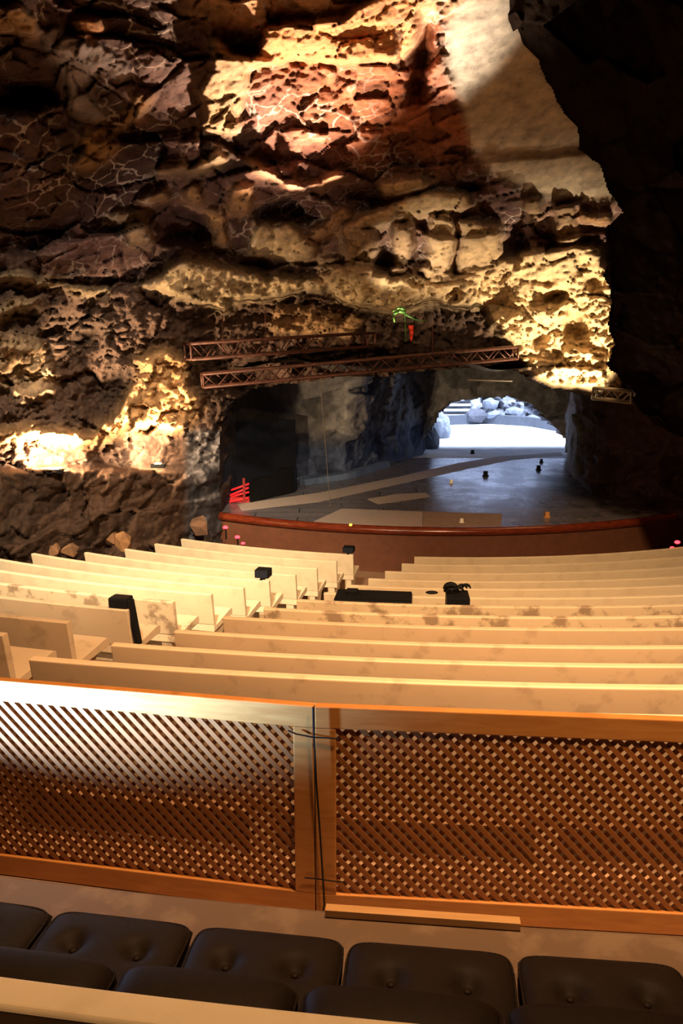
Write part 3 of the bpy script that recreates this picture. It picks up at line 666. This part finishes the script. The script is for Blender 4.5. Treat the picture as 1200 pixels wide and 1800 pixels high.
# ------------------------------------------------------------------ lattice fence
CX, CY = 2.5, 21.7
RF = 19.26
ZF1 = H-1.248; ZF0 = FL0+0.004
J = pxth(RF, ZF1, 553)
def panel(tha, thb, label):
    a = arc(RF, tha, ZF0); b = arc(RF, thb, ZF0); L = (b-a).length; ang = math.atan2(b.y-a.y, b.x-a.x); h = ZF1-ZF0
    root = empty('lattice_fence_panel', a, ang); tag(root, label, 'fence panel', 'lattice fence panels')
    sw, tr, br_, dz = .072, .080, .085, .034
    m = MB(); m.box((L/2, 0, h-tr/2), (L, dz, tr)); m.build('top_rail', PINE, root, False, .004)
    m = MB(); m.box((L/2, 0, br_/2), (L, dz, br_)); m.build('bottom_rail', PINE, root, False, .004)
    for x in (sw/2, L-sw/2):
        m = MB(); m.box((x, 0, (br_+h-tr)/2), (sw, dz, h-tr-br_)); m.build('stile', PINE, root, False, .004)
    x0, x1, z0, z1 = sw, L-sw, br_, h-tr
    for s_, yy in ((-1, -.006), (1, .002)):
        m = MB(); p = .045; wd = .0165
        k0 = int(-(z1-z0)/p)-2; k1 = int((x1-x0)/p)+2
        for k in range(k0-30, k1+30):
            # line: x = x0 + k*p + s*(z-z0)  clipped
            pts = []
            for z in (z0, z1): pts.append((x0+k*p+s_*(z-z0)*0.92, z))
            (xa, za), (xb, zb) = pts
            def clip(xa, za, xb, zb):
                t0, t1 = 0., 1.; dx = xb-xa
                if abs(dx) < 1e-9: return None
                ta, tb = (x0-xa)/dx, (x1-xa)/dx
                if ta > tb: ta, tb = tb, ta
                t0 = max(t0, ta); t1 = min(t1, tb)
                if t1-t0 < .01: return None
                return xa+dx*t0, za+(zb-za)*t0, xa+dx*t1, za+(zb-za)*t1
            c = clip(xa, za, xb, zb)
            if not c: continue
            A = Vector((c[0], yy, c[1])); Bv = Vector((c[2], yy, c[3])); d = (Bv-A).normalized(); pr = Vector((-d.z, 0, d.x))*wd/2; th = Vector((0, .007, 0))
            m.hexa([A-pr, Bv-pr, Bv-pr+th, A-pr+th, A+pr, Bv+pr, Bv+pr+th, A+pr+th])
        m.build('lattice', LATT, root)
    return root
panel(J-1.75/RF, J-.00008, 'varnished pine lattice fence panel on the left, whitened by cool light')
panel(J+.00008, J+1.95/RF, 'orange brown pine lattice fence panel on the right of the black cable')
def pF(px, py, off=-.03):
    p = at(px, py, 2.6)
    for _ in range(6):
        th = math.atan2(p.x-CX, CY-p.y); Yt = (CY-(RF-off*-1)*math.cos(th)); Yt = CY-(RF+abs(off))*math.cos(th); p = at(px, py, Yt)
    return p
m = MB(); m.path([pF(x, y) for x, y in ((550,1243),(552,1300),(556,1380),(562,1460),(567,1540),(570,1590),(566,1612))], .0035)
tag(m.build('black_cable', CABLE), 'black cable hanging down the joint between the two fence panels', 'cable')
m = MB(); m.path([pF(x, y, -.028) for x, y in ((506,1284),(520,1290),(550,1296),(575,1297),(595,1299))], .0028)
tag(m.build('wire_tie', CABLE), 'black wire tie across the top of the fence joint', 'wire', 'wire ties on the fence')
m = MB(); m.path([pF(x, y, -.028) for x, y in ((535,1543),(560,1545),(585,1549),(607,1551))], .0024)
tag(m.build('wire_tie', CABLE), 'black wire tie across the bottom of the fence joint', 'wire', 'wire ties on the fence')

# ------------------------------------------------------------------ cushioned bench in front of the photographer
ZC = H-1.61                      # top of the seat cushions
def rad(p): return math.hypot(p.x-CX, p.y-CY)
RS = rad(atz(325, 1612, ZC))     # front edge radius of the cushions
RL = rad(atz(300, 1569, ZC-.085))  # lip of the seat slab
def frames(a, b, n, base): return [(lambda x, y, th=a+(b-a)*k/n: arc(x, th, y)-base) for k in range(n+1)]
ta = pxth(RS, ZC, -260); tb = pxth(RS, ZC, 1500)
root = empty('cushioned_bench', arc(RS, (ta+tb)/2, FL0)); tag(root, 'long worn concrete bench under the black cushions, nearest the camera', 'bench')
base = root.location.copy()
m = MB(); m.sweep([(RL, ZC-.20), (RL, ZC-.095), (RL+.02, ZC-.085), (RS+.62, ZC-.085), (RS+.62, ZC-.20)], frames(ta, tb, 24, base)); m.build('seat_slab', benchmat('worn_seat_concrete', (0.13, 0.078, 0.045), .6, .5), root, False, .008)
m = MB(); m.sweep([(RL+.10, FL0), (RL+.10, ZC-.20), (RS+.55, ZC-.20), (RS+.55, FL0)], frames(ta, tb, 24, base)); m.build('plinth', BENCHM, root)
pb = atz(250, 1765, ZC+.17); RB_ = rad(pb)
m = MB(); m.sweep([(RB_-.01, ZC-.2), (RB_-.03, ZC+.165), (RB_-.02, ZC+.175), (RB_+.05, ZC+.175), (RB_+.06, ZC+.165), (RB_+.05, ZC-.2)], frames(ta, tb, 24, base)); m.build('backrest', BENCH, root, False, .005)

def cushion(a, b, r0, r1, zb, zt, label, upright=False, buttons=True):
    """puffed leather cushion between two angles; r0 front, r1 rear"""
    nu_, nv_ = 34, 26; mid = (a+b)/2; root_loc = arc((r0+r1)/2, mid, zb)
    W = (b-a)*(r0+r1)/2; D = r1-r0; T = zt-zb
    bm = bmesh.new(); 
    def se(s_, e): return math.copysign(abs(s_)**e, s_)
    bt = [(-.22*W, 0.14*D), (.22*W, 0.14*D)] if not upright else []
    rings = []
    for i in range(nv_+1):
        ph = -math.pi/2+math.pi*i/nv_; ring = []
        for j in range(nu_*2):
            la = 2*math.pi*j/(nu_*2)
            cx_ = se(math.cos(la), .28); sy_ = se(math.sin(la), .28)
            cp_ = se(math.cos(ph), .22); sp_ = se(math.sin(ph), .55)
            x = W/2*cx_*cp_; y = D/2*sy_*cp_; z = T/2*sp_
            ring.append((x, y, z))
        rings.append(ring)
    top = []
    n1_, n2_ = 44, 34
    def surf(u, v, sgn):
        h = (max(0, 1-abs(u)**7)*max(0, 1-abs(v)**7))**.42
        x = W/2*u*(1-.035*v**4*abs(u)); y = D/2*v*(1-.035*u**4*abs(v)); z = sgn*T/2*h
        if sgn > 0:
            for bx_, by_ in bt: z -= .034*math.exp(-(((x-bx_)**2+(y-by_)**2)/.0012))
            z += .010*math.cos(u*1.57)*math.cos(v*1.57)
        return (x, y, z+T/2)
    def warp(t_): return math.sin(t_*math.pi/2)*.55+t_*.45
    for sgn in (1, -1):
        G = [[bm.verts.new(surf(warp(-1+2*i/n1_), warp(-1+2*j/n2_), sgn)) for i in range(n1_+1)] for j in range(n2_+1)]
        for j in range(n2_):
            for i in range(n1_): bm.faces.new((G[j][i], G[j][i+1], G[j+1][i+1], G[j+1][i]))
    bmesh.ops.remove_doubles(bm, verts=bm.verts[:], dist=1e-5)
    bmesh.ops.recalc_face_normals(bm, faces=bm.faces[:])
    root = empty('back_cushion' if upright else 'seat_cushion', root_loc, mid)
    me = bpy.data.meshes.new('cushion_cover'); bm.to_mesh(me); bm.free(); cov = link('cover', me, LEATHER, root, True)
    m = MB(); pipe = []
    for j in range(48):
        la = 2*math.pi*j/48; pipe.append(Vector((W/2*se(math.cos(la), .22)*.985, D/2*se(math.sin(la), .22)*.985, T*.72)))
    m.path(pipe+[pipe[0]], .0035, 6); m.build('piping', LEATHER, cov, True)
    for bx_, by_ in bt:
        m = MB(); m.ball((bx_, by_, T-.022), .011, 2, (1, 1, .5)); m.build('button', LEATHER, cov, True)
    tag(root, label, 'cushion', 'black back cushions' if upright else 'black seat cushions'); return root
seatpx = [(-235,66),(72,322),(330,600),(606,906),(914,1215),(1222,1520)]
lab = ['black seat cushion cut off by the left edge of the photo','black two button seat cushion, second from the left','black two button seat cushion below the fence joint',
       'black two button seat cushion right of the fence joint, below the lath','black seat cushion at the right edge of the photo','black seat cushion beyond the right edge']
for (x0, x1), l_ in list(zip(seatpx, lab))[:5]:
    a = pxth(RS+.10, ZC, x0); b = pxth(RS+.10, ZC, x1); cushion(a, b, RS, RS+.40, ZC-.083, ZC, l_)
rb1 = RB_-.02
backpx = [(-150,176),(184,512),(520,888),(896,1265)]
labb = ['low black back cushion in the bottom left corner','low black back cushion leaning on the cream backrest, second from left','low black back cushion third from left at the bottom edge','low black back cushion at the bottom right corner']
for (x0, x1), l_ in zip(backpx, labb):
    a = pxth(RB_-.06, ZC+.11, x0); b = pxth(RB_-.06, ZC+.11, x1); cushion(a, b, rb1-.15, rb1-.012, ZC-.01, ZC+.135, l_, True)
# lath on the lip
p0 = atz(572, 1600, ZC-.07); p1 = atz(914, 1624, ZC-.07)
m = MB(); L = (p1-p0).length; m.box((L/2, 0, 0.0), (L, .030, .024)); o = m.build('wooden_lath', LATH, None, False, .002)
o.location = p0+Vector((0, 0, 0)); o.rotation_euler = (0, 0, math.atan2(p1.y-p0.y, p1.x-p0.x))
tag(o, 'pale wooden lath lying along the front lip of the cushioned bench', 'lath')

# ------------------------------------------------------------------ lighting trusses
def truss(p0, p1, s_, bays, label, mat=TRUSS):
    p0 = Vector(p0); p1 = Vector(p1); d = (p1-p0); L = d.length
    root = empty('lighting_truss', p0); tag(root, label, 'truss', 'lighting trusses over the stage mouth')
    q = d.to_track_quat('X', 'Z')
    def T(x, y, z): return q @ Vector((x, y, z))
    c4 = [(-s_/2, -s_/2), (s_/2, -s_/2), (s_/2, s_/2), (-s_/2, s_/2)]
    for y, z in c4:
        m = MB(); m.tube(T(0, y, z), T(L, y, z), .024, 8); m.build('chord', mat, root, True)
    m = MB(); st = L/bays
    for (y0, z0), (y1, z1) in zip(c4, c4[1:]+c4[:1]):
        for k in range(bays):
            a, b = (k*st, (k+1)*st) if k % 2 == 0 else ((k+1)*st, k*st)
            m.tube(T(a, y0, z0), T(b, y1, z1), .011, 6)
        for k in (0, L): m.tube(T(k, y0, z0), T(k, y1, z1), .02, 6)
    m.build('lacing', mat, root, True)
    return root
truss(at(356,669,13.0), at(905,620,14.6), .20, 26, 'long reddish brown truss spanning the stage mouth')
truss(at(330,618,13.2), at(652,597,15.2), .24, 16, 'shorter truss high at the left behind the long one')
truss(at(1045,691,13.6), at(1112,698,13.2), .17, 4, 'short truss end catching the light at the right rock edge', STEEL)
def rod(name, pts, r, mat, label, cat, group=None):
    m = MB(); m.path(pts, r, 6); return tag(m.build(name, mat), label, cat, group)
rod('hanging_wire', [at(562,668,13.9), at(570,760,14.4), at(580,890,15.3)], .006, STEEL, 'thin pale wire hanging from the long truss down to the stage', 'wire')
rod('suspension_rod', [at(391,555,13.6), at(392,618,13.6)], .012, TRUSS, 'thin rod holding the upper truss near its left end', 'rod', 'truss suspension rods')
rod('suspension_rod', [at(466,545,14.0), at(467,608,14.0)], .012, TRUSS, 'thin rod holding the middle of the upper truss', 'rod', 'truss suspension rods')
rod('suspension_rod', [at(760,572,14.2), at(760,634,14.2)], .012, TRUSS, 'thin rod holding the long truss right of the red flower', 'rod', 'truss suspension rods')
rod('rigging_bar', [at(822,668,14.6), at(900,670,14.6)], .012, STEEL, 'thin dark horizontal bar under the long truss, above the arch', 'bar')

# ------------------------------------------------------------------ plants on the rock above the stage
root = empty('hanging_plant', at(715, 575, 13.9)); tag(root, 'small green plant with a hanging red flower on the rock above the stage', 'plant')
q0 = root.location
def blade(pts, w_, name, mat):
    m = MB(); 
    for i, (a, b) in enumerate(zip(pts[:-1], pts[1:])):
        m.tube(a-q0, b-q0, w_*(1-i/len(pts)), 6, w_*(1-(i+1)/len(pts))+.001)
    m.build(name, mat, root, True)
blade([at(713,600,13.9), at(712,572,13.85), at(711,548,13.8), at(708,538,13.8)], .012, 'stem', LEAFG)
blade([at(711,548,13.8), at(700,547,13.7), at(691,553,13.65), at(693,566,13.6)], .035, 'leaf', LEAFG)
blade([at(711,545,13.8), at(704,541,13.7), at(697,542,13.65), at(690,548,13.6)], .03, 'leaf', LEAFG)
blade([at(711,552,13.8), at(730,562,13.8), at(750,565,13.8)], .02, 'leaf', LEAFG)
blade([at(722,572,13.8), at(723,582,13.8), at(723,592,13.8), at(722,600,13.8)], .05, 'flower', LEAFR)

# ------------------------------------------------------------------ equipment
def box_speaker(px, py, Y, w_, h_, d_, rz, label, zb=None, name='stage_speaker'):
    p = at(px, py, Y) if zb is None else atz(px, py, zb)
    root = empty(name, p, rz); tag(root, label, 'speaker')
    m = MB(); m.box((0, 0, h_/2), (w_, d_, h_)); m.build('cabinet', BLACK, root, False, .012)
    m = MB(); m.box((0, -d_/2-.006, h_/2), (w_*.9, .012, h_*.9)); m.build('grille', DARKBOX, root, False, .004)
    return root
# wedge shaped black monitor box at the left of the stage
a = atz(440, 884, ZST); b = atz(517, 866, ZST); root = empty('stage_monitor', a); tag(root, 'black angular box standing at the left side of the stage', 'stage box')
hA, hB = at(440, 846, a.y).z-a.z, at(517, 825, b.y).z-b.z
m = MB(); dep = Vector((.05, .3, 0)); Z = Vector((0, 0, 1)); bb = b-a
cpt = atz(487, 873, ZST); hc = at(487, 836, cpt.y).z-cpt.z; hc2 = at(487, 826, cpt.y).z-cpt.z; cc = cpt-a
m.hexa([Vector(), cc, cc+dep, dep, Z*hA, cc+Z*hc, cc+dep+Z*hc, dep+Z*hA]); m.build('cabinet', BLACK, root, False, .01)
m = MB(); m.hexa([cc, bb, bb+dep, cc+dep, cc+Z*hc2, bb+Z*hB, bb+dep+Z*hB, cc+dep+Z*hc2]); m.build('raised_end', BLACK, root, False, .01)
# dark cloth panel behind it
a = atz(405, 877, ZST); b = atz(520, 851, ZST); m = MB(); m.hexa([a, b, b+Vector((0,.05,0)), a+Vector((0,.05,0)), a+Z*(at(405, 742, a.y).z-a.z), b+Z*(at(520, 738, b.y).z-b.z), b+Vector((0,.05,0))+Z*(at(520, 738, b.y).z-b.z), a+Vector((0,.05,0))+Z*(at(405, 742, a.y).z-a.z)])
tag(m.build('backdrop_panel', DARKBOX), 'dark cloth panel standing against the inner rock wall at the left', 'panel')
# red lit frame beside the monitor box
a = atz(403, 884, ZST); root = empty('red_lit_rack', a); tag(root, 'red glowing rack of strips at the left end of the stage', 'light rack')
dx = atz(437, 884, ZST)-a; RD = glow('red_glow_strip', (1.0, .03, .04), 0.28)
for k, (h0, h1) in enumerate(((.02,.10), (.14,.30), (.10,.20), (.22,.36))):
    m = MB(); m.tube(Z*h0+Vector((0, .05*k, 0)), dx+Z*h1+Vector((0, .05*k, 0)), .022, 6); m.build('light_strip', RD, root, True)
m = MB(); m.box(dx*.78+Z*.25, (.05, .05, .5)); m.build('post', plain('red_post', (.3, .02, .02), .5), root)
m = MB(); m.box(dx*.5+Z*.05+Vector((0,.1,0)), (.4, .12, .1)); m.build('base', plain('red_base', (.5, .03, .03), .5), root)
# red indicator lamps on stands below the stage
def indicator(px, py, Y, label, r=.035):
    root = empty('indicator_lamp', at(px, py, Y)); tag(root, label, 'lamp', 'small red lamps by the stage front')
    m = MB(); m.ball((0, 0, 0), r, 2, (1.3, 1, .8)); m.build('lens', REDLED, root, True)
    m = MB(); m.tube((0, .03, -.02), (0, .05, -.22), .014, 6); m.tube((0, .05, -.02), (0, .0, -.02), .028, 8); m.build('holder', BLACK, root)
indicator(396, 927, 13.7, 'red lamp highest of the three left of the stage front')
indicator(417, 944, 13.5, 'red lamp, middle one of the three left of the stage front')
indicator(427, 955, 13.4, 'red lamp lowest of the three left of the stage front', .028)
indicator(1190, 953, 12.9, 'red lamp, upper of the two at the right end of the stage front')
indicator(1181, 963, 12.8, 'red lamp, lower of the two at the right end of the stage front', .028)
# black gear among the benches
CX, CY = 2.0, 22.0
def gear(i, px0, px1, h_, label, name='black_speaker', side=0.0, y_=0.02, w_=None):
    R, z = rows[i]; a = pxth(R, z, px0); b = pxth(R, z, px1); c = (a+b)/2; W = (b-a)*R
    root = empty(name, arc(R-.02, c, z+y_), c); tag(root, label, 'speaker')
    m = MB(); m.box((0, 0, h_/2), (W, .16, h_)); m.build('cabinet', BLACK, root, False, .01)
    m = MB(); m.box((0, -.085, h_/2), (W*.86, .01, h_*.84)); m.build('grille', DARKBOX, root, False, .003)
    m = MB(); m.box((0, .0, -.02), (.03, .19, .04)); m.build('bracket', BLACK, root)
    return root
gear(12, 603, 622, .085, 'small black speaker clipped on the aisle end of the front row, left block')
gear(8, 450, 474, .10, 'small black speaker on the end of a left block bench, fifth row from the stage')
# speaker on a tall black post (left block)
R, z = rows[4]; c = pxth(R, z, 226); root = empty('post_speaker', arc(R, c, z-.3), c); tag(root, 'black speaker on a slanted black post at the end of the ninth left bench', 'speaker')
m = MB(); m.hexa([Vector(q) for q in ((.06,-.04,-.02),(.10,-.04,-.02),(.10,.02,-.02),(.06,.02,-.02),(-.01,-.05,.37),(.04,-.05,.37),(.04,.03,.37),(-.01,.03,.37))]); m.build('post', BLACK, root, False, .004)
m = MB(); m.box((-.07, 0, .345), (.17, .13, .09)); m.build('cabinet', BLACK, root, False, .015)
# long black case and mixer on the right block benches
R, z = rows[6]; a = pxth(R, z, 583); b = pxth(R, z, 722); c = (a+b)/2; W = (b-a)*(R)
root = empty('equipment_case', arc(R-.30, c, z-.33), c); tag(root, 'long low black equipment case lying on a right block bench near the aisle', 'case')
m = MB(); m.box((0, 0, .145), (W, .3, .29)); m.build('case_body', BLACK, root, False, .012)
m = MB(); m.box((0, 0, .295), (W*.98, .28, .02)); m.build('lid', BLACK, root, False, .005)
m = MB(); m.box((-W*.28, -.0, .32), (.12, .1, .06)); m.build('handle', BLACK, root, False, .01)
R, z = rows[6]; a = pxth(R, z, 787); b = pxth(R, z, 828); c = (a+b)/2; W = (b-a)*(R)
root = empty('coiled_cable_box', arc(R-.25, c, z-.33), c); tag(root, 'black box heaped with coiled cable on a right block bench', 'cable box')
m = MB(); m.box((0, 0, .17), (W, .28, .36)); m.build('box_body', BLACK, root, False, .01)
m = MB()
for k in range(9):
    cc_ = Vector((random.uniform(-.4, .4)*W, random.uniform(-.08, .08), .37+.02*k/3)); rr = random.uniform(.03, .055); ax = random.uniform(0, 3.1)
    pp = [cc_+Vector((rr*math.cos(t_)*1.3, rr*math.sin(t_)*math.cos(ax)*.8, rr*abs(math.sin(t_)))) for t_ in [j*math.pi/6 for j in range(13)]]
    m.path(pp, .010, 6)
m.build('coiled_cable', CABLE, root, True)
m = MB(); m.ball((-.26, 0, .36), .03, 2, (2.2, 1, .6)); m.build('loose_plug', BLACK, root, True)

# ------------------------------------------------------------------ on the stage floor
def patch(name, pts, label, zoff=.006, mat=CARPET):
    m = MB(); P = [atz(x, y, ZST+zoff) for x, y in pts]
    b_ = [m.bm.verts.new((p.x, p.y, ZST+.0015)) for p in P]; t_ = [m.bm.verts.new((p.x, p.y, ZST+zoff)) for p in P]; n_ = len(P)
    m.bm.faces.new(t_); m.bm.faces.new(b_[::-1])
    for i in range(n_): m.bm.faces.new((b_[i], b_[(i+1) % n_], t_[(i+1) % n_], t_[i]))
    return tag(m.build(name, mat), label, 'floor covering', 'pale coverings on the stage floor')
patch('floor_runner', [(425,897),(416,886),(560,866),(700,838),(800,815),(870,803),(985,795),(990,800),(900,808),(820,824),(700,851),(560,882)], 'long pale runner crossing the stage floor diagonally')
patch('floor_mat', [(645,877),(700,868),(748,866),(756,873),(700,881),(664,886)], 'small pale mat in the middle of the stage floor')
patch('floor_mat', [(546,919),(600,894),(742,899),(742,925),(640,924)], 'large pale mat at the left of the stage front, beside the browner one')
patch('floor_mat', [(743,899),(882,903),(880,929),(743,926)], 'large brownish mat at the stage front, right half', mat=plain('brown_stage_mat', (.25, .17, .13), .8))
def fitting(px, py, s_, label, mat=BLACK):
    p = atz(px, py, ZST); root = empty('floor_fitting', p); tag(root, label, 'stage fitting', 'small fittings on the stage floor')
    m = MB(); m.tube((0, 0, 0), (0, 0, .02), s_*.8, 10); m.build('base', mat, root)
    m = MB(); m.box((0, 0, .02+s_*.5), (s_, s_*.7, s_)); m.build('body', mat, root, False, .006)
fitting(830, 798, .09, 'small dark box on the bright floor close to the arch')
fitting(853, 837, .10, 'small dark box on the stage floor right of the runner')
fitting(946, 826, .09, 'small dark box at the right of the stage floor')
fitting(951, 813, .07, 'smaller dark box farther back at the right of the stage floor')
fitting(793, 849, .06, 'tiny pale fitting beside the runner on the stage floor', STRIP)
fitting(811, 919, .06, 'tiny pale fitting standing on the brownish mat', STRIP)
fitting(961, 909, .08, 'small amber fitting at the right of the stage front', plain('amber_fitting', (.6, .28, .08), .5))
m = MB(); m.ball((0, 0, .02), .03, 2); o = m.build('floor_lamp_stud', AMBLED, None, True); o.location = atz(616, 925, ZST); tag(o, 'tiny amber light on the red stage rim, left of centre', 'light')

# ------------------------------------------------------------------ lamps on the left wall ledge
def lamp(px, py, Y, aimpt, power, label):
    p = at(px, py, Y); root = empty('ledge_floodlight', p); tag(root, label, 'floodlight', 'floodlights on the left wall ledge')
    m = MB(); m.box((0, 0, .03), (.22, .12, .06)); m.build('housing', BLACK, root, False, .01)
    m = MB(); m.box((0, .0, .065), (.10, .06, .012)); m.build('lamp_glass', glow('floodlight_glass', (1.0, .8, .5), 12), root)
    s_ = spot('floodlight_beam', p+Vector((0, -.02, .10)), aimpt, power, (1.0, .70, .38), 150, .6, .05)
    return root
lamp(97, 832, 11.35, at(98, 775, 12.0), 2000, 'brightest floodlight on the left wall ledge')
lamp(278, 822, 12.85, at(280, 775, 13.6), 900, 'smaller floodlight on the ledge nearer the stage')
# loose rocks at the foot of the left wall
for k, (px, py, Y, r_) in enumerate(((178,940,12.5,.22),(195,946,12.4,.20),(160,950,12.3,.20),(140,958,12.1,.16),(120,962,11.9,.2),(215,952,12.4,.18),(350,925,13.9,.2),(85,960,11.6,.22))):
    m = MB(); m.ball((0, 0, 0), r_, 1, (1.2, .9, .75), .5); o = m.build('loose_rock', plain('loose_rock_brown_%d' % k, (.16+.05*(k % 3), .085+.02*(k % 3), .05), .85, 0, .3, 6, .3)); o.location = at(px, py, Y)
    o.rotation_euler = (random.random()*2, random.random()*2, random.random()*3)
    tag(o, ['reddish angular rock on top of the rubble below the ledge','rock just right of the topmost one in the rubble','rock left of the topmost one in the rubble','smaller rock low in the rubble, left part',
            'rounded rock at the left end of the rubble','rock at the right end of the rubble','lone rock beside the grey pillar by the stage','rock farthest left behind the bench ends'][k], 'rock', 'rubble at the foot of the left wall')
